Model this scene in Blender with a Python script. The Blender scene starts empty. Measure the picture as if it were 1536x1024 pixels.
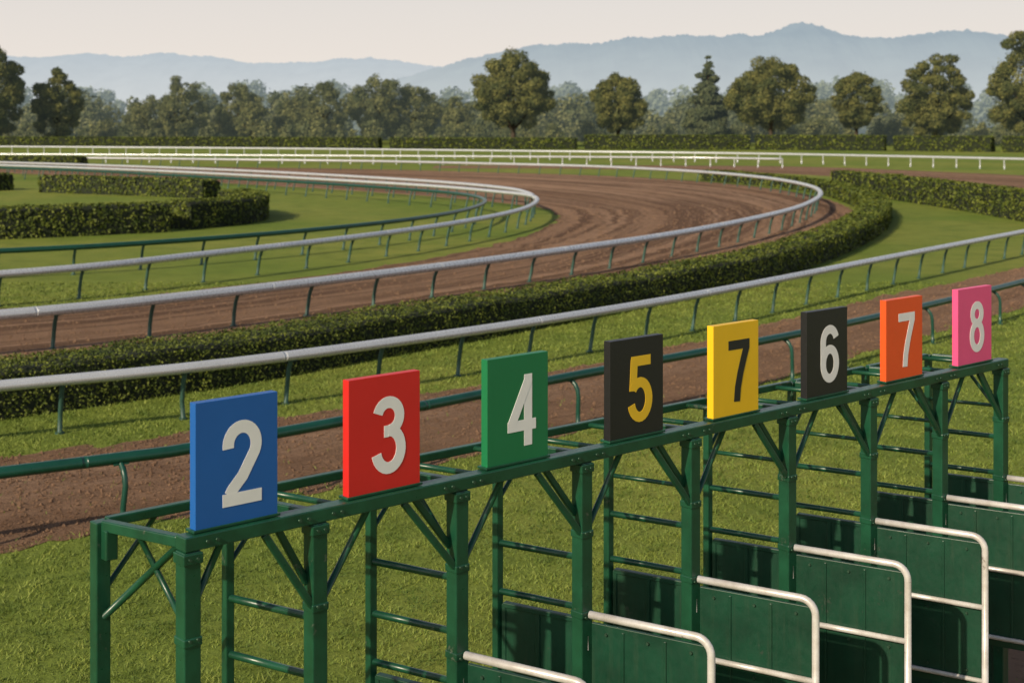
import bpy, math, random
import numpy as np
from mathutils import Vector, Matrix, noise
random.seed(7); rng=np.random.default_rng(7)
scene=bpy.context.scene
UP=Vector((0,0,1))

# ------------------------------------------------------------------ materials
def new_mat(name):
    m=bpy.data.materials.new(name); m.use_nodes=True
    nt=m.node_tree; return m,nt,nt.nodes,nt.links,nt.nodes['Principled BSDF']
def noise_node(nt,scale,detail=4,rough=.6,vec=None,dist=0):
    n=nt.nodes.new('ShaderNodeTexNoise'); n.inputs['Scale'].default_value=scale
    n.inputs['Detail'].default_value=detail; n.inputs['Roughness'].default_value=rough
    n.inputs['Distortion'].default_value=dist
    if vec is not None: nt.links.new(vec,n.inputs['Vector'])
    return n
def mix(nt,fac,a,b,mode='MIX'):
    n=nt.nodes.new('ShaderNodeMix'); n.data_type='RGBA'; n.blend_type=mode
    for s,v in ((n.inputs[0],fac),(n.inputs[6],a),(n.inputs[7],b)):
        if isinstance(v,(int,float)): s.default_value=v
        elif isinstance(v,(tuple,list)): s.default_value=(v[0],v[1],v[2],1)
        else: nt.links.new(v,s)
    return n.outputs[2]
def ramp(nt,inp,p0,p1):
    n=nt.nodes.new('ShaderNodeMapRange'); n.inputs[1].default_value=p0; n.inputs[2].default_value=p1
    nt.links.new(inp,n.inputs[0]); return n.outputs[0]
def bump(nt,h,strength,dist,b):
    n=nt.nodes.new('ShaderNodeBump'); n.inputs['Strength'].default_value=strength
    n.inputs['Distance'].default_value=dist; nt.links.new(h,n.inputs['Height']); nt.links.new(n.outputs[0],b.inputs['Normal'])
def paint(name,col,rough=.45,var=.25,scale=6,metal=0,bmp=.08,dirt=None,wear=None,streak=None):
    m,nt,N,L,b=new_mat(name)
    tc=N.new('ShaderNodeTexCoord').outputs['Object']
    n=noise_node(nt,scale,4,.65,tc)
    f=ramp(nt,n.outputs[0],.35,.7)
    d=dirt or tuple(c*(1-var) for c in col)
    c=mix(nt,f,col,d)
    if streak:   # rain-washed vertical dust marks
        mp=N.new('ShaderNodeMapping'); mp.inputs['Scale'].default_value=(22,22,1.6); L.new(tc,mp.inputs[0])
        s=noise_node(nt,1,4,.7,mp.outputs[0]); mm=N.new('ShaderNodeMath'); mm.operation='MULTIPLY'; mm.inputs[1].default_value=.35
        L.new(ramp(nt,s.outputs[0],.52,.75),mm.inputs[0]); c=mix(nt,mm.outputs[0],c,streak)
    if wear:     # small chips
        s=noise_node(nt,42,5,.7,tc); s2=noise_node(nt,5,2,.5,tc)
        a=N.new('ShaderNodeMath'); a.operation='ADD'; L.new(s.outputs[0],a.inputs[0]); L.new(s2.outputs[0],a.inputs[1])
        c=mix(nt,ramp(nt,a.outputs[0],1.24,1.30),c,wear)
    L.new(c,b.inputs['Base Color'])
    n2=noise_node(nt,scale*9,3,.6,tc)
    r=N.new('ShaderNodeMapRange'); r.inputs[3].default_value=rough-.1; r.inputs[4].default_value=rough+.15
    L.new(n2.outputs[0],r.inputs[0]); L.new(r.outputs[0],b.inputs['Roughness'])
    b.inputs['Metallic'].default_value=metal
    bump(nt,n2.outputs[0],bmp,.004,b)
    return m
def leafmat(name,ca,cb,cc,nscale=.5,trans=.25,haze_glow=None,p=(.42,.68)):
    m,nt,N,L,b=new_mat(name)
    at=N.new('ShaderNodeAttribute'); at.attribute_name='rnd'
    tc=N.new('ShaderNodeTexCoord').outputs['Object']
    n=noise_node(nt,nscale,2,.6,tc)
    c=mix(nt,at.outputs['Fac'],ca,cb)
    c=mix(nt,ramp(nt,n.outputs[0],*p),c,cc)
    L.new(c,b.inputs['Base Color']); b.inputs['Roughness'].default_value=.6
    b.inputs['Specular IOR Level'].default_value=.2
    if haze_glow:
        b.inputs['Emission Color'].default_value=(*haze_glow,1); b.inputs['Emission Strength'].default_value=1  # distance haze put into the leaves as a constant emission
    if trans:
        t=N.new('ShaderNodeBsdfTranslucent'); L.new(c,t.inputs[0])
        ms=N.new('ShaderNodeMixShader'); ms.inputs[0].default_value=trans
        L.new(b.outputs[0],ms.inputs[1]); L.new(t.outputs[0],ms.inputs[2])
        L.new(ms.outputs[0],N['Material Output'].inputs['Surface'])
    m.cycles.emission_sampling='NONE'
    return m

M_green=paint('gate_green_paint',(.010,.074,.037),.30,.45,5,wear=(.06,.085,.06))
M_panel=paint('gate_panel_paint',(.006,.052,.027),.40,.4,3,wear=(.03,.05,.035),streak=(.035,.06,.035))
M_grail=paint('green_rail_paint',(.008,.065,.043),.30,.3,3)
M_post=paint('post_green_paint',(.03,.09,.068),.5,.35,4)
M_white=paint('white_rail_paint',(.57,.60,.625),.26,.10,1.5,.35)
M_tube=paint('white_tube_paint',(.63,.62,.60),.28,.18,8,.15,dirt=(.45,.42,.38),wear=(.28,.25,.22))
M_bolt=paint('bolt_steel',(.05,.11,.07),.4,.4,40,.5)

def ground_mat():
    m,nt,N,L,b=new_mat('grass_ground')
    tc=N.new('ShaderNodeTexCoord').outputs['Object']
    big=noise_node(nt,.07,3,.55,tc); mid=noise_node(nt,.8,4,.65,tc); fine=noise_node(nt,16,5,.75,tc)
    c=mix(nt,ramp(nt,big.outputs[0],.36,.64),(.135,.195,.030),(.225,.24,.05))
    c=mix(nt,ramp(nt,mid.outputs[0],.45,.75),c,(.11,.155,.026))
    c=mix(nt,ramp(nt,fine.outputs[0],.48,.78),c,(.068,.095,.018))
    L.new(c,b.inputs['Base Color']); b.inputs['Roughness'].default_value=.9
    b.inputs['Specular IOR Level'].default_value=.1
    bump(nt,fine.outputs[0],.7,.04,b)
    return m
M_ground=ground_mat()
def dirt_mat(name,rake=.5):
    m,nt,N,L,b=new_mat(name)
    tcn=N.new('ShaderNodeTexCoord'); tc=tcn.outputs['Object']
    mp=N.new('ShaderNodeMapping'); mp.inputs['Scale'].default_value=(1,.018,1)
    L.new(tcn.outputs['UV'],mp.inputs[0])
    rk=noise_node(nt,1.15,4,.75,mp.outputs[0])
    rk2=noise_node(nt,.35,3,.6,mp.outputs[0])
    mid=noise_node(nt,.9,4,.7,tc); fine=noise_node(nt,11,6,.8,tc)
    c=mix(nt,ramp(nt,rk2.outputs[0],.35,.65),(.235,.14,.084),(.38,.245,.16))
    f=ramp(nt,rk.outputs[0],.46,.57)
    mm=N.new('ShaderNodeMath'); mm.operation='MULTIPLY'; mm.inputs[1].default_value=rake; L.new(f,mm.inputs[0])
    c=mix(nt,mm.outputs[0],c,(.10,.057,.035))
    c=mix(nt,ramp(nt,mid.outputs[0],.48,.8),c,(.17,.10,.062))
    c=mix(nt,ramp(nt,fine.outputs[0],.54,.78),c,(.09,.052,.033))
    L.new(c,b.inputs['Base Color']); b.inputs['Roughness'].default_value=.95
    b.inputs['Specular IOR Level'].default_value=.1
    ad=N.new('ShaderNodeMath'); ad.operation='ADD'; L.new(fine.outputs[0],ad.inputs[0]); L.new(rk.outputs[0],ad.inputs[1])
    bump(nt,ad.outputs[0],1,.1,b)
    return m
M_dirt=dirt_mat('raked_dirt',.85); M_dirt2=dirt_mat('loose_dirt',.3)
M_blade=leafmat('grass_blade',(.12,.18,.027),(.245,.285,.06),(.078,.125,.021),1.3,0,None,(.42,.68))
M_hleaf=leafmat('hedge_leaf',(.055,.082,.013),(.17,.195,.03),(.038,.06,.011),1.2,0)
M_hcore=paint('hedge_core',(.012,.02,.006),.9,.4,3)
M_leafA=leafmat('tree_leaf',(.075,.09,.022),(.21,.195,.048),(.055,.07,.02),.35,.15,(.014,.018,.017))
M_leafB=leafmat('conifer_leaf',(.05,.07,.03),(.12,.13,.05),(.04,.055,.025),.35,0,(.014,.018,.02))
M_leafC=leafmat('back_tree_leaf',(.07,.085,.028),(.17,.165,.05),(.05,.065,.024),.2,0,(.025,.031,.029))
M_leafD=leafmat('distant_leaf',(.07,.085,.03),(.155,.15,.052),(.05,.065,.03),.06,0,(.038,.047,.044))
M_leafF=leafmat('far_leaf',(.09,.11,.075),(.14,.16,.10),(.08,.10,.07),.03,0,(.125,.15,.16))  # greyed base and emitted colour stand in for distance haze
M_bark=paint('bark',(.06,.045,.032),.9,.4,5)

# ------------------------------------------------------------------ mesh helpers
def link(o,parent=None):
    scene.collection.objects.link(o)
    if parent: o.parent=parent
    return o
def empty(name):
    o=bpy.data.objects.new(name,None); o.empty_display_size=.2; return link(o)
class MB:
    def __init__(s): s.v=[]; s.f=[]; s.m=[]; s.sm=[]
    def box(s,c,ax,ay,az,mi=0):
        b=len(s.v)
        for sx,sy,sz in ((-1,-1,-1),(1,-1,-1),(1,1,-1),(-1,1,-1),(-1,-1,1),(1,-1,1),(1,1,1),(-1,1,1)):
            s.v.append(tuple(c+ax*sx+ay*sy+az*sz))
        for q in ((0,3,2,1),(4,5,6,7),(0,1,5,4),(1,2,6,5),(2,3,7,6),(3,0,4,7)):
            s.f.append(tuple(b+i for i in q)); s.m.append(mi); s.sm.append(False)
    def bar(s,a,b,w,h,mi=0,up=UP):
        d=(b-a); l=d.length; d=d/l
        side=d.cross(up)
        if side.length<.01: side=d.cross(Vector((.745,.667,0)))
        side.normalize(); u2=side.cross(d).normalized()
        s.box((a+b)/2,d*(l/2),side*(w/2),u2*(h/2),mi)
    def tube(s,pts,r,n=10,mi=0,ry=None,ref=None,caps=True):
        ry=ry or r; b=len(s.v); k=len(pts); prev=None
        for i,p in enumerate(pts):
            t=(pts[min(i+1,k-1)]-pts[max(i-1,0)]).normalized()
            if ref is not None:
                side=t.cross(ref)
            elif prev is None:
                side=t.cross(UP) if abs(t.z)<.9 else t.cross(Vector((1,0,0)))
            else: side=prev-t*prev.dot(t)
            side.normalize(); prev=side; u2=side.cross(t)
            for j in range(n):
                a=2*math.pi*j/n
                rr=r[i] if isinstance(r,list) else r; rv=ry[i] if isinstance(ry,list) else ry
                s.v.append(tuple(p+side*math.cos(a)*rr+u2*math.sin(a)*rv))
        for i in range(k-1):
            for j in range(n):
                j2=(j+1)%n
                s.f.append((b+i*n+j,b+i*n+j2,b+(i+1)*n+j2,b+(i+1)*n+j)); s.m.append(mi); s.sm.append(True)
        if caps:
            s.f.append(tuple(b+j for j in range(n))); s.m.append(mi); s.sm.append(False)
            s.f.append(tuple(b+(k-1)*n+j for j in reversed(range(n)))); s.m.append(mi); s.sm.append(False)
    def obj(s,name,mats,parent=None,bevel=0):
        me=bpy.data.meshes.new(name); me.from_pydata(s.v,[],s.f)
        for m in mats: me.materials.append(m)
        me.polygons.foreach_set('material_index',s.m); me.polygons.foreach_set('use_smooth',s.sm)
        me.update()
        o=link(bpy.data.objects.new(name,me),parent)
        if bevel:
            bm=o.modifiers.new('bevel','BEVEL'); bm.width=bevel; bm.segments=2; bm.limit_method='ANGLE'; bm.angle_limit=math.radians(50)
        return o
def arr_mesh(name,V,F,rnd,mat):
    me=bpy.data.meshes.new(name); me.from_pydata(V.tolist(),[],F.tolist())
    me.materials.append(mat)
    if rnd is not None:
        a=me.attributes.new('rnd','FLOAT','POINT'); a.data.foreach_set('value',rnd.astype(np.float32))
    me.update(); return me
def leaf_arrays(C,Nn,S,R):
    n=len(C); Nn=Nn/np.linalg.norm(Nn,axis=1,keepdims=True)
    a=rng.normal(size=(n,3)); a-=Nn*(a*Nn).sum(1,keepdims=True); a/=np.linalg.norm(a,axis=1,keepdims=True)
    b=np.cross(Nn,a); S=S[:,None]
    V=np.stack([C-a*S*.6,C-b*S*.36+Nn*S*.1,C+a*S*.6,C+b*S*.36+Nn*S*.1],1).reshape(-1,3)
    F=np.arange(n*4).reshape(-1,4); return V,F,np.repeat(R,4)
def spline(pts,step):
    P=[Vector((p[0],p[1],0)) for p in pts]
    P=[P[0]*2-P[1]]+P+[P[-1]*2-P[-2]]; out=[]
    for i in range(1,len(P)-2):
        for j in range(24):
            t=j/24; p0,p1,p2,p3=P[i-1],P[i],P[i+1],P[i+2]
            out.append(.5*((2*p1)+(p2-p0)*t+(2*p0-5*p1+4*p2-p3)*t*t+(3*p1-p0-3*p2+p3)*t**3))
    out.append(P[-2])
    d=[0]
    for i in range(1,len(out)): d.append(d[-1]+(out[i]-out[i-1]).length)
    n=max(2,int(round(d[-1]/step))); xs=np.linspace(0,d[-1],n+1)
    X=np.interp(xs,d,[p.x for p in out]); Y=np.interp(xs,d,[p.y for p in out])
    return [Vector((x,y,0)) for x,y in zip(X,Y)]
def tangent(P,i):
    return (P[min(i+1,len(P)-1)]-P[max(i-1,0)]).normalized()

# ------------------------------------------------------------------ ground
gm=MB(); gm.box(Vector((0,3000,-.5)),Vector((7000,0,0)),Vector((0,7000,0)),Vector((0,0,.5)))
gm.obj('ground',[M_ground])

def ribbon(name,inner,outer,mat,z=.006,N=420,Mx=14,rag=.15):
    I=spline(inner,1); O=spline(outer,1)
    def rs(P):
        k=np.linspace(0,len(P)-1,N); return np.stack([np.interp(k,range(len(P)),[p.x for p in P]),np.interp(k,range(len(P)),[p.y for p in P])],1)
    I=rs(I); O=rs(O)
    dirv=(O-I)/np.linalg.norm(O-I,axis=1,keepdims=True)
    wob=np.array([noise.noise(Vector((i*.33,z*99,3)))+.7*noise.noise(Vector((i*.9,z*99,3))) for i in range(N)])[:,None]*rag*2
    wob2=np.array([noise.noise(Vector((i*.33,z*99,33)))+.7*noise.noise(Vector((i*.9,z*99,33))) for i in range(N)])[:,None]*rag*2
    I=I+dirv*wob; O=O+dirv*wob2
    V=[];UVs=[];F=[]
    w=np.linalg.norm(O-I,axis=1).mean(); L=0
    for i in range(N):
        if i: L+=np.linalg.norm((O[i]+I[i])/2-(O[i-1]+I[i-1])/2)
        for j in range(Mx):
            t=j/(Mx-1); p=I[i]*(1-t)+O[i]*t; V.append((p[0],p[1],z)); UVs.append((t*w,L))
    for i in range(N-1):
        for j in range(Mx-1):
            a=i*Mx+j; F.append((a,a+Mx,a+Mx+1,a+1))
    me=bpy.data.meshes.new(name); me.from_pydata(V,[],F); me.materials.append(mat)
    uv=me.uv_layers.new(name='UVMap')
    idx=np.zeros(len(me.loops),dtype=np.int32); me.loops.foreach_get('vertex_index',idx)
    uv.data.foreach_set('uv',np.array(UVs)[idx].ravel())
    me.update()
    o=link(bpy.data.objects.new(name,me))
    poly=np.concatenate([I,O[::-1]]); return o,poly

inner=[(-40,24),(-22,31.2),(-13.1,36),(-8.5,40.5),(-4.4,46.3),(-1.3,53),(1.0,60.5),(2.2,69),(1.9,76),(0,81),(-4,87.5),(-11,96.5),(-20,106),(-30,115.5),(-45,127.5),(-61,137.5),(-100,152)]
outer=[(-40,12),(-22,18.5),(-14,22),(-8,25.5),(-5,28.3),(-2.4,31.5),(.5,35),(3,38.5),(6.3,43),(9.8,50),(13.6,58.5),(16.6,68),(18.4,78),(19,88),(18.2,99),(14.6,111),(7.8,122),(-1,129.5),(-13,138),(-28,144),(-46.5,150),(-100,164)]
main_o,poly_main=ribbon('dirt_track',inner,outer,M_dirt,z=.008)
near_lo=[(-30,5),(-20,9),(-11,13),(-5.74,15.9),(-4.5,16.8),(-2.74,18.2),(-.27,20.6),(3.2,24.2),(7.3,29.3),(13.2,36.6),(22,47),(36,63)]
near_hi=[(-30,9),(-20,13.2),(-14,16.4),(-7.3,20.2),(-3.94,22.8),(-.81,25.5),(3.26,29.9),(9.46,37.9),(16.4,46),(24,56),(38,74)]
near_o,poly_near=ribbon('dirt_path',near_lo,near_hi,M_dirt2,z=.006,rag=.2)
far_o,poly_far=ribbon('dirt_chute',[(-8,141),(8,139),(22,130),(31,112),(38,93),(48,70),(58,52)],[(-8,149),(8,150),(29.6,146),(44.4,123),(60,98),(75,75),(88,52)],M_dirt,z=.004)
pad=[(2,10.2),(3.3,12.6),(4.66,13.8),(8,15),(10,11),(6,7),(2,7)]
pm=MB(); pm.v=[(x,y,.007) for x,y in pad]; pm.f=[tuple(reversed(range(len(pad))))]; pm.m=[0]; pm.sm=[False]
pm.obj('dirt_pad',[M_dirt2])
polys=[poly_main,poly_near,poly_far,np.array(pad)]
def inside(X,Y,poly):
    r=np.zeros(len(X),bool); n=len(poly); j=n-1
    for i in range(n):
        xi,yi=poly[i]; xj,yj=poly[j]
        if yi!=yj:
            c=((yi>Y)!=(yj>Y))&(X<(xj-xi)*(Y-yi)/(yj-yi)+xi); r^=c
        j=i
    return r
def clods(name,parent,n,y0,y1,poly,size):
    Y=np.exp(rng.uniform(math.log(y0),math.log(y1),n*3)); X=rng.uniform(-.45,.45,n*3)*Y
    k=inside(X,Y,poly); X=X[k][:n];Y=Y[k][:n]; n=len(X)
    base=np.array([(1,0,0),(0,1,0),(-1,0,0),(0,-1,0),(0,0,.8),(0,0,-.8)])
    fc=np.array([(0,1,4),(1,2,4),(2,3,4),(3,0,4),(1,0,5),(2,1,5),(3,2,5),(0,3,5)])
    S=size*(.4+rng.random(n)**2*1.3)*np.sqrt(Y/16)
    ang=rng.random(n)*6.28; ca,sa=np.cos(ang),np.sin(ang)
    V=base[None]*(.6+.8*rng.random((n,6,1)))*S[:,None,None]
    V=np.stack([V[...,0]*ca[:,None]-V[...,1]*sa[:,None],V[...,0]*sa[:,None]+V[...,1]*ca[:,None],V[...,2]],-1)
    V+=np.stack([X,Y,np.full(n,.012)],-1)[:,None]
    F=(fc[None]+(np.arange(n)*6)[:,None,None]).reshape(-1,3)
    me=arr_mesh(name,V.reshape(-1,3),F,None,M_dirt2); link(bpy.data.objects.new(name,me),parent)
clods('clods',near_o,14000,13,46,poly_near,.02)
clods('clods',main_o,8000,22,80,poly_main,.02)

# ------------------------------------------------------------------ grass blades
def patchy(X,Y,f,seed):
    r=np.random.default_rng(seed); s=np.zeros(len(X))
    for i in range(9):
        a=r.uniform(0,6.28); q=f*r.uniform(.5,2.2); s+=np.sin((X*np.cos(a)+Y*np.sin(a))*q+r.uniform(0,6.28)+1.5*np.sin((X*np.sin(a)-Y*np.cos(a))*q*.7))
    return s/9
def grass(n,y0,y1):
    Y=np.exp(rng.uniform(math.log(y0),math.log(y1),n)); X=rng.uniform(-.46,.46,n)*Y
    k=np.ones(n,bool)
    for p in polys: k&=~inside(X+rng.normal(size=n)*.07,Y+rng.normal(size=n)*.13,p)
    stray=rng.random(n)<.02
    k|=stray&(Y<25)
    pt=patchy(X,Y,8,4)
    k&=rng.random(n)<np.clip(.85+.8*pt,.3,1)
    X=X[k];Y=Y[k];pt=pt[k]; n=len(X)
    sc=Y/8
    h=(.018+.022*rng.random(n))*np.minimum(sc**.35,1.5)*np.clip(1+1.2*pt,.5,1.9)
    w=.0032*np.maximum(sc,.8)*(.7+.6*rng.random(n))
    a=rng.random(n)*6.28; bx,by=np.cos(a)*w,np.sin(a)*w
    l=rng.normal(size=(n,2))*h[:,None]*.8
    z=np.zeros(n)
    V=np.stack([np.stack([X-bx,Y-by,z],1),np.stack([X+bx,Y+by,z],1),np.stack([X+l[:,0],Y+l[:,1],h],1)],1).reshape(-1,3)
    F=np.arange(n*3).reshape(-1,3)
    me=arr_mesh('grass',V,F,np.repeat(rng.random(n),3),M_blade)
    link(bpy.data.objects.new('grass',me))
grass(430000,6,42)

# ------------------------------------------------------------------ hedges
def hedge(pts,width,height,density=1.5,name='hedge'):
    P=spline(pts,.5); root=empty(name)
    V=[];F=[]; K=[(-.5,0),(-.5,.5),(-.48,.93),(-.4,1),(0,1.0),(.4,1),(.48,.93),(.5,.5),(.5,0)]
    C=[];NN=[];S=[]
    for i,p in enumerate(P):
        t=tangent(P,i); s=Vector((t.y,-t.x,0))
        wob=.06*noise.noise(p*.5)+.03*noise.noise(p*1.9)
        for a,b in K:
            q=p+s*(a*width*.93)+UP*(b*(height-.04+wob)); V.append(tuple(q))
        if i<len(P)-1:
            for j in range(len(K)-1):
                o=i*len(K)+j; F.append((o,o+1,o+len(K)+1,o+len(K)))
            sz=min(max(.0017*p.length,.038),.3); L=(P[i+1]-p).length
            per=width+2*height; n=int(per*L/(sz*sz)*density*.75)+1
            for _ in range(n):
                d=random.random()*per; x=random.random()*L
                bulge=.05*noise.noise((p+t*x)*1.3+Vector((0,0,d)))
                if d<height: a,z,nn=-width/2-bulge,d,-s
                elif d<height+width: a,z,nn=d-height-width/2,height+wob+bulge,UP
                else: a,z,nn=width/2+bulge,d-height-width,s
                j=random.gauss(0,.018)
                q=p+t*x+s*a+UP*z+nn*j
                C.append(tuple(q)); NN.append((nn.x+random.gauss(0,.5),nn.y+random.gauss(0,.5),nn.z+random.gauss(0,.5))); S.append(sz*random.uniform(.7,1.4))
    for e in (0,len(P)-1):
        o=e*len(K); F.append(tuple(o+j for j in range(len(K))))
        t=tangent(P,e)*(-1 if e==0 else 1); s=Vector((t.y,-t.x,0)); sz=min(max(.0021*P[e].length,.05),.3)
        for _ in range(int(width*height/sz/sz*density)):
            q=P[e]+s*random.uniform(-.5,.5)*width+UP*random.random()*height+t*.03
            C.append(tuple(q)); NN.append((t.x+random.gauss(0,.5),t.y+random.gauss(0,.5),random.gauss(0,.5))); S.append(sz)
    me=bpy.data.meshes.new('core'); me.from_pydata(V,[],F); me.materials.append(M_hcore); link(bpy.data.objects.new('core',me),root)
    C=np.array(C); V2,F2,R=leaf_arrays(C,np.array(NN),np.array(S),rng.random(len(C)))
    me=arr_mesh('leaves',V2,F2,R,M_hleaf); link(bpy.data.objects.new('leaves',me),root)
hedge([(-16,17.8),(-12,20.6),(-8.42,23.4),(-5.39,26.25),(-2.87,29.4),(-.12,32.8),(2.22,35.85),(5.51,40.2),(8.91,46.1),(12.95,55),(16.4,64.6),(18.85,74.2),(20.2,85.3),(20.3,94),(19.2,102),(15.6,113)],1.35,.8)
hedge([(21.9,95),(23.1,88),(24,80),(24.5,73),(24.7,66),(24.7,63)],1.3,1.4)
hedge([(-32,55),(-26,56.3),(-20.5,58),(-15.8,61),(-15.2,61.5)],1.6,1.25)
hedge([(-14.7,62.6),(-12.9,66),(-12.8,70),(-14.5,74)],1.6,1.2)
hedge([(-31,95),(-25,91.5),(-18.5,87.5)],1.6,1.1)
hedge([(-46,103),(-40,99.5),(-34.5,96.8)],1.6,1.1)
hedge([(-62,143),(-50,141),(-42,139)],2,1.2)
for a,b in (((12,232),(38,228)),((39.2,227.8),(58,221)),((59.5,220.3),(72,213)),((73.5,212),(95,196)),((-20,236),(10.5,232.5)),((-110,250),(-22,237))):
    hedge([a,((a[0]+b[0])/2,(a[1]+b[1])/2),b],3,2.3 if a[0]>0 else 1.8,1.1)

# ------------------------------------------------------------------ rail fences
def fence(name,pts,h,rr,rv,spacing,base_off,pr,mrail,mpost,goose=False,sleeve=0):
    root=empty(name); P=spline(pts,1.0)
    m=MB(); m.tube([p+UP*(h-rv) for p in P],rr,14,0,rv,ref=UP)
    if sleeve:
        for i in range(3,len(P)-1,sleeve):
            t=tangent(P,i); c=P[i]+UP*(h-rv); m.tube([c-t*.035,c+t*.035],rr*1.02,14,0,rv*1.025,ref=UP)
    m.obj('rail',[mrail],root)
    Q=spline(pts,spacing); k=MB()
    for i,p in enumerate(Q):
        t=tangent(Q,i); n=Vector((-t.y,t.x,0)); zt=h-2*rv*.9
        jit=t*random.gauss(0,.02); b=n*base_off
        if goose:
            path=[p+b+jit,p+b+jit+UP*(zt*.35),p+b+UP*(zt*.68),p+b*.9+UP*(zt*.82),p+b*.6+UP*(zt*.93),p+b*.15+UP*(zt*.99),p+UP*(zt+.03)]
        else:
            path=[p+b+jit,p+b*.75+UP*(zt*.4),p+b*.45+UP*(zt*.75),p+b*.15+UP*(zt*.93),p+UP*(zt+.03)]
        k.tube(path,pr,8,0)
        k.box(p+UP*(zt+.0),t*.09,n*rr*.55,UP*.012)
        k.tube([p+b+jit,p+b+jit+UP*.025],pr*1.9,8,0)
    k.obj('posts',[mpost],root); return root
A=[(-22,13.2),(-16,16.4),(-11,19.1),(-7.62,21.17),(-4.73,23.04),(-1.44,26),(1.9,29.5),(5.22,33.5),(10.16,40),(18.15,50.4),(30,66)]
fence('white_rail_fence',A,.93,.105,.085,1.95,.17,.038,M_white,M_post,sleeve=6)
B=[(-34,17.5),(-22,22.4),(-15.5,25.6),(-10.4,28.9),(-6.7,32.6),(-2.11,38.2),(1.455,43.1),(5.32,48.9),(9.28,56.2),(13.16,65),(16.4,75.6),(17.85,85.8),(17.2,97.9),(13.96,109.5),(7.46,120.6),(-1.08,128),(-13.3,136.4),(-27.9,142),(-46.5,148.5),(-100,162)]
fence('white_rail_fence',B,.95,.14,.11,2.3,.2,.045,M_white,M_post,sleeve=6)
C1=[(-34,27),(-22,31.3),(-13.1,36.5),(-8.7,42.4),(-4.77,48.9),(-1.77,55.5),(.35,62.5),(1.2,69.3),(.94,74.3),(-.8,78.3),(-4.7,84.9),(-11.7,93.5),(-20.1,102.7),(-29.9,112.4),(-44.7,124),(-60.9,134),(-100,149)]
fence('white_rail_fence',C1,.95,.12,.1,2.3,.2,.045,M_white,M_post,sleeve=6)
C2=[(-34,34),(-24,38),(-15.4,42.7),(-11.5,45.7),(-7.5,50.4),(-3.9,56.6),(-1.9,63),(-1.35,70),(-2.9,76),(-6.9,82),(-13,89.5),(-22,99),(-32,109),(-46,119.5),(-62,130),(-100,145)]
fence('green_rail_fence',C2,.95,.1,.085,2.3,.2,.045,M_grail,M_post)
C3=[(-100,154.5),(-62,141),(-45,130.5),(-29,118),(-19,108.5),(-10.5,98.5),(-4,89.5),(-.3,82),(.9,76.5),(1.15,72.5)]
fence('white_rail_fence',C3,.95,.12,.1,2.6,.0,.045,M_white,M_post)
E=[(-220,235),(-140,220),(-72.9,201),(-32.4,188),(2.6,171.6),(28.3,157.8),(49,137),(66,114),(85,88)]
fence('white_rail_fence',E,1.15,.13,.12,2.6,0,.06,M_white,M_white)
fence('white_rail_fence',[(-110,168),(-60,162),(-30,157),(0,151),(18,147),(27,142)],1.0,.13,.1,2.6,0,.06,M_white,M_white)
G=[(-16,9.5),(-10.5,13),(-5.8,16.1),(-4.28,17),(-2.83,18.3),(-1.02,20.1),(.96,22.2),(5.09,26.3),(9.08,30.8),(12.6,35.1),(20,44.5),(32,59)]
fence('green_rail_fence',G,.88,.085,.07,1.95,-.17,.035,M_grail,M_grail,goose=True,sleeve=5)

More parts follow.
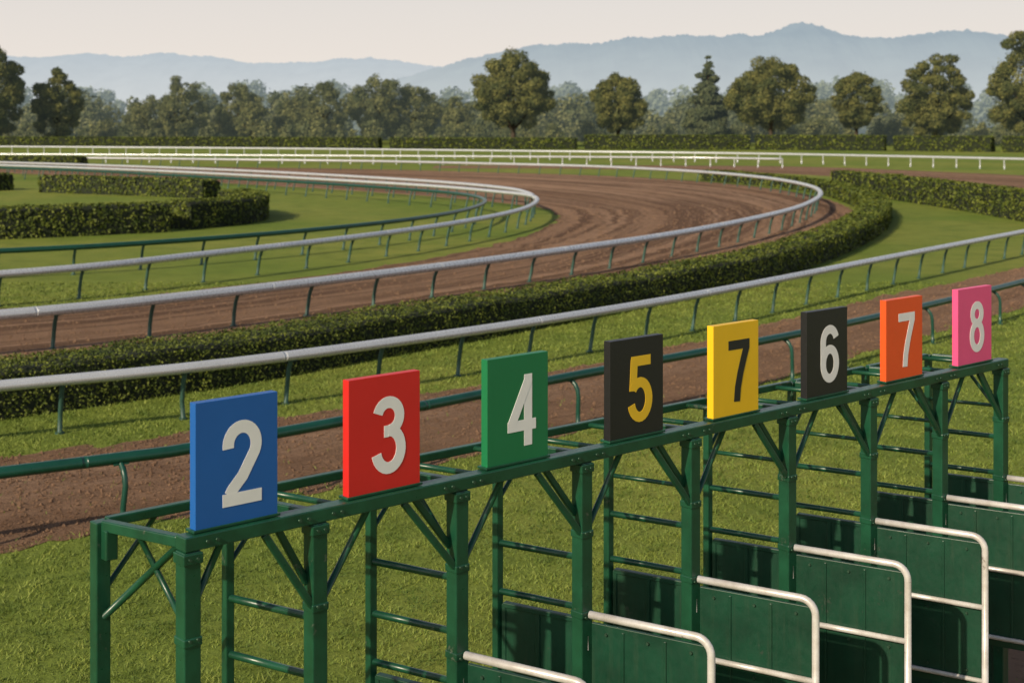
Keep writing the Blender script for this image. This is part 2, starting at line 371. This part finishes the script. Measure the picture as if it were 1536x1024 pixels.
# ------------------------------------------------------------------ trees
def crown_arrays(lobes,per,smin,smax):
    C=[];NN=[]
    for (c,r,q) in lobes:
        n=int(per*r*r)+4; d=rng.normal(size=(n,3)); d/=np.linalg.norm(d,axis=1,keepdims=True)
        rad=r*(1-.35*rng.random(n)**2.0+rng.normal(size=n)*.11)
        C.append(np.array(c)+d*rad[:,None]*np.array([1,1,q])); NN.append(d+rng.normal(size=(n,3))*.5+np.array([0,0,.25]))
    C=np.concatenate(C);NN=np.concatenate(NN)
    return leaf_arrays(C,NN,rng.uniform(smin,smax,len(C)),rng.random(len(C)))
def tree(name,x,y,H,W,kind='round',seed=0,mat=None):
    rr=random.Random(seed); root=empty(name); root.location=(x,y,0)
    lobes=[]; m=MB()
    if kind!='cone':
        low=.50 if kind=='low' else .57
        zc=H*low; rz=H*(1-low)*.86; rzd=H*(low-(.05 if kind=='low' else .17))*.86; rx=W*.41
        so=Vector((seed*7.3,0,0)); amp=.17+.2*rr.random()
        for i in range(95):
            while True:
                d=Vector((rr.uniform(-1,1),rr.uniform(-1,1),rr.uniform(-1,1)))
                if .25<d.length<1: break
            ln=d.length**.33; d=d.normalized(); ln*=1+amp*noise.noise(d*1.5+so)
            taper=1.0 if d.z<0 else 1-.06*d.z
            r=W*rr.uniform(.05,.105)
            lobes.append(((d.x*rx*ln*taper,d.y*rx*ln*taper,zc+d.z*(rz if d.z>0 else rzd)*ln),r,rr.uniform(.65,.95)))
        lobes.append(((0,0,zc),W*.34,H*.30/(W*.34)))
        V,F,R=crown_arrays(lobes,230 if kind!='low' or y<270 else 150,.22,.48)
    else:
        z=H*.12
        while z<H:
            f=1-(z/H)**1.6; rad=W*.5*f
            k=max(1,int(7*f)+1)
            for j in range(k):
                a=rr.uniform(0,6.28); q=rr.uniform(.2,.95)*rad
                lobes.append(((math.cos(a)*q,math.sin(a)*q,z+rr.uniform(-.3,.3)-q*.15),max(.4,W*.15*(.35+f)),.55))
            z+=H*.05
        V,F,R=crown_arrays(lobes,230,.22,.5)
    me=arr_mesh('foliage',V,F,R,mat or M_leafA); link(bpy.data.objects.new('foliage',me),root)
    tr=H*.028
    top=H*.7 if kind!='cone' else H*.93
    pts=[Vector((rr.uniform(-.1,.1)*i*.5,rr.uniform(-.1,.1)*i*.5,top*i/6)) for i in range(7)]
    m.tube(pts,[tr*1.5]+[tr*(1-.13*i) for i in range(1,7)],8)
    for i in range(9 if kind!='cone' else 4):
        z=H*rr.uniform(.14,.40); a=rr.uniform(0,6.28); l=W*rr.uniform(.2,.3)
        d=Vector((math.cos(a),math.sin(a),.8)); s=Vector((0,0,z))
        m.tube([s,s+d*l*.4,s+d*l*.75+UP*l*.1,s+d*l+UP*l*.3],[tr*.5,tr*.4,tr*.28,tr*.1],6)
    m.obj('trunk',[M_bark],root); return root
T=[(-93,250,18.5,17,'low'),(-82.5,258,14.5,10.5,'low'),(-63,272,13.6,11,'low'),(-55,285,12.5,11,'low'),(-37,280,13.0,10,'low'),
   (.2,250,17.0,15.5,'round'),(19.5,262,13.0,12.5,'round'),(35,255,16.6,9,'cone'),(45.5,250,16,16,'round'),(62.5,258,14.4,10.5,'round'),(75,252,17,14,'low'),(88,243,20.5,15,'low'),
   (-28,292,13.4,14,'low'),(-20,296,12.6,12,'low'),(-45,298,9.5,12,'low'),(-73,288,9.5,12,'low'),(-11,290,10.2,8,'low'),(-50.5,276,9,7,'low')]
for i,(x,y,h,w,k) in enumerate(T):
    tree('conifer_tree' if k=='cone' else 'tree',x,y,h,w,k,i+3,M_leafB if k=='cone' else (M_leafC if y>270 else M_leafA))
def belt(name,y0,y1,n,hmin,hmax,mat,x0,x1,per,s0,s1,seed):
    r=random.Random(seed); lobes=[]
    for i in range(n):
        x=x0+(x1-x0)*(i+r.random())/n; y=r.uniform(y0,y1); h=r.uniform(hmin,hmax)*(1+.3*noise.noise(Vector((x*.03,seed,0)))); w=h*r.uniform(.6,1.1)
        for j in range(12):
            a=r.uniform(0,6.28); q=r.uniform(0,.45)*w
            z=h*r.uniform(.15,.85); lobes.append(((x+math.cos(a)*q,y+math.sin(a)*q*.6,z),w*r.uniform(.12,.24),.9))
        lobes.append(((x,y,h*.82),w*.2,.9)); lobes.append(((x,y,h*.4),w*.5,.8))
    V,F,R=crown_arrays(lobes,per,s0,s1)
    me=arr_mesh(name,V,F,R,mat); link(bpy.data.objects.new(name,me))
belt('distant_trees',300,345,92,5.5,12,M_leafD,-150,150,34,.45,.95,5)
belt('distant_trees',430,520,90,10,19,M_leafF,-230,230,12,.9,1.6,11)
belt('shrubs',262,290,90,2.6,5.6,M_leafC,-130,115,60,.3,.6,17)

# ------------------------------------------------------------------ hills
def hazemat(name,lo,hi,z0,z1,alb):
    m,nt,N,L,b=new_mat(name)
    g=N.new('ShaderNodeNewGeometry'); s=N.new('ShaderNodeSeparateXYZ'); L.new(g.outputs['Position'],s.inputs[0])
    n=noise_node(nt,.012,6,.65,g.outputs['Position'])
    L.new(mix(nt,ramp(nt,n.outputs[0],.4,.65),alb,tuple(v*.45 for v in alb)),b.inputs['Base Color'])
    L.new(mix(nt,ramp(nt,s.outputs['Z'],z0,z1),lo,hi),b.inputs['Emission Color']); b.inputs['Emission Strength'].default_value=1  # haze painted as emission on the slopes, paler toward the foot
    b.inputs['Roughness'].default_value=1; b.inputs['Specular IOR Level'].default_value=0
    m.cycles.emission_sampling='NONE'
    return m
def hills(name,prof,yc,dep,mat,rough,seed):
    xs=[p[0] for p in prof]; zs=[p[1] for p in prof]
    nx=900; ny=26; V=[];F=[]
    X=np.linspace(xs[0],xs[-1],nx)
    for j in range(ny):
        v=j/(ny-1)
        for x in X:
            h=float(np.interp(x,xs,zs)); env=math.sin(math.pi*v)**.8
            nz=noise.fractal(Vector((x*.004,v*3,seed)),.8,2.1,6)*rough+noise.noise(Vector((x*.03,v*9,seed)))*rough*.22+abs(noise.noise(Vector((x*.11,v*20,seed))))*rough*.42
            V.append((x,yc+(v-.5)*dep,max(-2,(h+nz*h/150)*env-2)))
    for j in range(ny-1):
        for i in range(nx-1):
            a=j*nx+i; F.append((a,a+1,a+nx+1,a+nx))
    me=bpy.data.meshes.new(name); me.from_pydata(V,[],F); me.materials.append(mat)
    me.polygons.foreach_set('use_smooth',[True]*len(F)); link(bpy.data.objects.new(name,me))
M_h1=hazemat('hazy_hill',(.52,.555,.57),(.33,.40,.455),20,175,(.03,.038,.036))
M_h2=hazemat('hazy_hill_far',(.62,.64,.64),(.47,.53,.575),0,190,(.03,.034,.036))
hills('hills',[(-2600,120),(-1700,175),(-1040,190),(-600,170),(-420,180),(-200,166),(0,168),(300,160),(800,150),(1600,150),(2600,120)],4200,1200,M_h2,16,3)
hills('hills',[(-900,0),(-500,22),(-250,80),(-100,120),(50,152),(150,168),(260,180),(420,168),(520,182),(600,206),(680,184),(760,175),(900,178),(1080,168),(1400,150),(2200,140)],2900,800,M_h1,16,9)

# ------------------------------------------------------------------ starting gate
U=Vector((.745,.667,0)).normalized(); Nn=Vector((-.667,.745,0)).normalized(); W=Vector((.853,-.522,0)).normalized()
P0=Vector((-1.417,6.365,0)); ZG=2.95
def gp(t,n,z): return P0+U*t+Nn*n+UP*z
TP=[-.03,.649,1.53,2.44,3.364,4.316,5.233,6.142,7.007]
TB=[0,.835,1.727,2.655,3.563,4.509,5.427,6.37]
gate=empty('starting_gate')
fr=MB(); rg=MB(); pn=MB(); dr=MB(); bo=MB()
DL=.56; D=-W*DL
def bolt(p,d,r=.008):
    bo.tube([p,p+d*.012],r,6,0)
ends=[TP[0]-.04,TP[8]+.04]
fr.bar(gp(ends[0],.01,ZG-.034),gp(ends[-1],.01,ZG-.034),.09,.066)
for k,t in enumerate(TP):
    F0=gp(t,.01,0); B0=F0+D
    fr.box(F0+UP*((ZG-.069)/2),U*.042,Nn*.042,UP*((ZG-.069)/2))
    fr.box(B0+UP*((ZG-.02)/2),U*(.036 if k==0 else .024),Nn*(.036 if k==0 else .024),UP*((ZG-.02)/2))
    d=(B0-F0).normalized()
    fr.bar(F0+d*.05+UP*(ZG-.036),B0-d*.03+UP*(ZG-.036),.05,.05)
    fr.bar(F0+d*.05+UP*.12,B0-d*.03+UP*.12,.07,.08)
    for z in (ZG-.47,ZG-.92,ZG-1.4):
        fr.box(F0+UP*z,U*.047,Nn*.047,UP*.02)
    fr.box(F0+UP*(ZG-.1),U*.05,Nn*.05,UP*.025)
    for z in (ZG-.1,ZG-.46,ZG-.93):
        for s in (-.02,.02): bolt(F0+U*s-Nn*.048+UP*z,-Nn,.007)
    for s in (-.12,-.07,.07,.12):
        if not(k==0 and s<0) and not(k==8 and s>0): bolt(F0+U*s-Nn*.046+UP*(ZG-.034),-Nn,.008)
    if k>0:
        l=.37 if k>1 else .3
        fr.bar(gp(t-l,-.012,ZG-.068),gp(t-.035,-.012,ZG-.46),.026,.036)
        fr.bar(gp(t-l+.10,.035,ZG-.068),gp(t-.035,.035,ZG-.36),.026,.036)
    rg.tube([F0+d*.03+UP*(ZG-.40),F0+d*.30+UP*(ZG-.06)],.014,8)
    if k<8:
        l=.30 if k>0 else .16
        rg.tube([gp(t+.03,.0,ZG-.45 if k else ZG-.30),gp(t+l,.0,ZG-.06)],.017,8)
        B1=gp(TP[k+1],.01,0)+D; e=(B1-B0).normalized()
        fr.bar(B0+e*.03+UP*(ZG-.03),B1-e*.03+UP*(ZG-.03),.045,.045)
        for tt in (TB[k]-.02,TB[k]+.50):
            if TP[k]+.07<tt<TP[k+1]-.07 or tt==TB[k]+.5:
                a=gp(tt,.06,ZG-.03); rg.tube([a,a+D*.93],.016,8)
        rg.tube([B0+UP*(ZG-.35)+e*.02,B0+e*.28+UP*(ZG-.05)],.013,8)
    if k==0:
        rg.tube([F0+d*.06+UP*(ZG-.06),B0-d*.03+UP*(ZG-.46)],.018,8)
        fr.box(B0+UP*(ZG-.12)-d*.06,U*.03,Nn*.03,UP*.07)
    else:
        lv=[2.42,2.14,1.88] if k<3 else [2.34,2.06]
        for z in lv:
            rg.tube([F0+d*.04+UP*z,B0-d*.02+UP*z],.019,10)
        if k>3: rg.tube([F0+d*.04+UP*2.58,B0-d*.02+UP*2.58],.014,8)
        zt=lv[-1]-.07; zb=.42
        c=(F0+B0)/2; q=Vector((-d.y,d.x,0)); hl=DL/2-.045
        pn.box(c+UP*((zt+zb)/2),d*hl,q*.012,UP*((zt-zb)/2))
        for a in (-.97,.0,.97): pn.box(c+d*hl*a+UP*((zt+zb)/2),d*.014,q*.019,UP*((zt-zb)/2+.004))
        for z in (zt,zb,(zt+zb)/2): pn.box(c+UP*z,d*hl,q*.021,UP*.014)
    if k>=1:
        L=.785; zt=2.03; zb=1.05; s=F0+W*.05; r=.09
        pts=[s+UP*zt,s+W*(L-.05-r)+UP*zt]
        for a in range(1,7):
            th=math.pi/2*a/6; pts.append(s+W*(L-.05-r+math.sin(th)*r)+UP*(zt-r+math.cos(th)*r))
        pts.append(s+W*(L-.05)+UP*zb)
        dr.tube(pts,.022,12)
        dr.tube([s+UP*1.56,s+W*(L-.05)+UP*1.56],.018,10)
        dr.tube([s+UP*(zb+.02),s+W*(L-.05)+UP*(zb+.02)],.016,10)
        q=Vector((-W.y,W.x,0))
        c=s+W*((L-.08)/2)+q*.03
        pn.box(c+UP*((zt-.05+zb-.05)/2),W*((L-.08)/2),q*.011,UP*((zt-zb)/2))
        for a in (-.45,.3): pn.box(c-q*.013+W*a*(L-.1)/2+UP*((zt+zb)/2-.05),W*.008,q*.006,UP*((zt-zb)/2-.02))
        for z in (zt-.16,zb+.12): dr.tube([F0+W*.02+UP*(z-.04),F0+W*.02+UP*(z+.04)],.024,8)
        for a in (.1,.5,.9):
            for z in (zt-.1,1.50,1.12): bolt(c-q*.011+W*(a-.5)*(L-.14)+UP*z,-q,.009)
fr.bar(gp(TP[0],.01,.12)+U*.05,gp(TP[8],.01,.12)-U*.05,.05,.06)
fr.obj('frame',[M_green],gate,.006); rg.obj('rungs',[M_green],gate); pn.obj('panels',[M_panel],gate,.004)
dr.obj('door_tubes',[M_tube],gate); bo.obj('bolts',[M_bolt],gate)

# ---- painted digits drawn as strokes (metres on a .205 x .385 field)
def arc(cx,cy,rx,ry,a0,a1,n=22):
    return [(cx+rx*math.cos(math.radians(a0+(a1-a0)*i/n)),cy+ry*math.sin(math.radians(a0+(a1-a0)*i/n))) for i in range(n+1)]
SW=.058; h_=SW/2
G_={
'2':[(arc(.1025,.2735,.0735,.0825,188,-28)+[(.105,.13),(.052,.075),(.036,.05)],0),([(0,h_),(.205,h_)],0)],
'3':[(arc(.098,.285,.068,.071,165,-90),0),([(.070,.212),(.100,.212)],0),(arc(.098,.1225,.0765,.0935,90,-168),0)],
'4':[([(.148,0),(.148,.385)],0),([(0,.112),(.205,.112)],0),([(.148,.352),(.026,.118)],0)],
'5':[([(.026,.356),(.190,.356)],0),([(.052,.37),(.040,.185)],0),(arc(.1,.13,.0755,.101,142,-165),0)],
'6':[(arc(.1025,.272,.0735,.084,18,180)+[(.029,.12)],0),(arc(.1025,.126,.0735,.097,0,360,36),1)],
'7':[([(0,.356),(.205,.356)],0),([(.178,.34),(.150,.27),(.115,.175),(.092,.09),(.082,0)],0)],
'8':[(arc(.1025,.289,.064,.067,0,360,32),1),(arc(.1025,.1235,.0735,.0945,0,360,36),1)]}
def digit_mesh(ch,org,mat):
    V=[];F=[]
    for si,(pts,closed) in enumerate(G_[ch]):
        P=[Vector((x,y)) for x,y in pts]
        if closed: P=P[:-1]
        n=len(P); b=len(V); off=.0012+.0004*si
        for i,p in enumerate(P):
            if closed: t0=(p-P[i-1]).normalized(); t1=(P[(i+1)%n]-p).normalized()
            else:
                t0=(p-P[max(i-1,0)]); t1=(P[min(i+1,n-1)]-p)
                t0=t0.normalized() if t0.length else t1.normalized(); t1=t1.normalized() if t1.length else t0
            t=(t0+t1).normalized(); c=max(.6,t.dot(t1)); nn=Vector((-t.y,t.x))*(h_/c)
            for s in (1,-1):
                q=p+nn*s; q.y=min(max(q.y,0),.385)
                for dz in (off,0): V.append(org+U*(q.x-.1025)+UP*(q.y-.1925)-Nn*dz)
        m=n if closed else n-1
        for i in range(m):
            a=b+4*i; c2=b+4*((i+1)%n)
            F+= [(a,c2,c2+2,a+2),(a,a+1,c2+1,c2),(a+2,c2+2,c2+3,a+3)]
        if not closed:
            F+=[(b,b+2,b+3,b+1),(b+4*(n-1),b+4*(n-1)+1,b+4*(n-1)+3,b+4*(n-1)+2)]
    me=bpy.data.meshes.new('digit'); me.from_pydata([tuple(v) for v in V],[],F); me.materials.append(mat)
    return me
white=(.82,.81,.80); black=(.011,.011,.012)
boards=[('2',(.010,.105,.39),white,.43),('3',(.62,.016,.014),white,.44),('4',(.007,.165,.058),white,.44),('5',black,(.80,.50,.02),.45),
        ('7',(.82,.50,.010),black,.44),('6',black,white,.455),('7',(.80,.09,.012),white,.46),('8',(.80,.085,.24),white,.48)]
for (ch,bc,dc,w),t in zip(boards,TB):
    root=empty('number_sign')
    mb=MB(); h=.577; mb.box(gp(t+.0+w/2,.025,ZG+.004+h/2),U*(w/2),Nn*.025,UP*(h/2))
    mb.obj('board',[paint('board_paint',bc,.40,.06,4,0,.08)],root,.002)
    sk=MB(); sk.box(gp(t+w/2,.03,ZG+.008),U*(w/2+.012),Nn*.038,UP*.006)
    for a in (.12,.88): sk.box(gp(t+w*a,.062,ZG+.06),U*.02,Nn*.006,UP*.06)
    sk.obj('bracket',[M_green],root,.002)
    me=digit_mesh(ch,gp(t+w*.56,0,ZG+h*.49),paint('digit_paint',dc,.42,.05,8))
    link(bpy.data.objects.new('digit',me),root)

# ------------------------------------------------------------------ light, sky, camera
el=math.radians(30); az=Vector((-.63,-.777,0)).normalized()
sd=Vector((az.x*math.cos(el),az.y*math.cos(el),math.sin(el)))
sun=bpy.data.lights.new('sun','SUN'); sun.energy=4.6; sun.angle=math.radians(.8); sun.color=(1,.84,.62)
so=link(bpy.data.objects.new('sun',sun)); so.rotation_euler=sd.to_track_quat('Z','Y').to_euler()
w=bpy.data.worlds.new('World'); scene.world=w; w.use_nodes=True; nt=w.node_tree
bg=nt.nodes['Background']; sky=nt.nodes.new('ShaderNodeTexSky'); sky.sky_type='NISHITA'; sky.sun_disc=False
sky.sun_elevation=el; sky.sun_rotation=math.atan2(az.x,az.y)%(2*math.pi)
sky.air_density=1.0; sky.dust_density=2; sky.ozone_density=.8
tc=nt.nodes.new('ShaderNodeTexCoord'); sp=nt.nodes.new('ShaderNodeSeparateXYZ'); nt.links.new(tc.outputs['Generated'],sp.inputs[0])
mr=nt.nodes.new('ShaderNodeMapRange'); mr.interpolation_type='SMOOTHSTEP'
mr.inputs[1].default_value=-.02; mr.inputs[2].default_value=.5; mr.inputs[3].default_value=1; mr.inputs[4].default_value=0
nt.links.new(sp.outputs['Z'],mr.inputs[0])
hz=mix(nt,ramp(nt,sp.outputs['Z'],0,.10),(8.3,7.55,6.8),(7.6,7.1,6.75))
c=mix(nt,mr.outputs[0],sky.outputs[0],hz)
nt.links.new(c,bg.inputs[0]); bg.inputs[1].default_value=.105
cam=bpy.data.cameras.new('camera'); cam.lens=50; cam.sensor_width=36; cam.shift_y=-332/1536; cam.clip_end=20000
cam.dof.use_dof=True; cam.dof.focus_distance=8.2; cam.dof.aperture_fstop=3.6
co=link(bpy.data.objects.new('camera',cam)); co.location=(0,0,4.8); co.rotation_euler=(math.pi/2,0,0)
scene.camera=co
scene.view_settings.view_transform='Standard'; scene.view_settings.look='None'; scene.view_settings.exposure=0
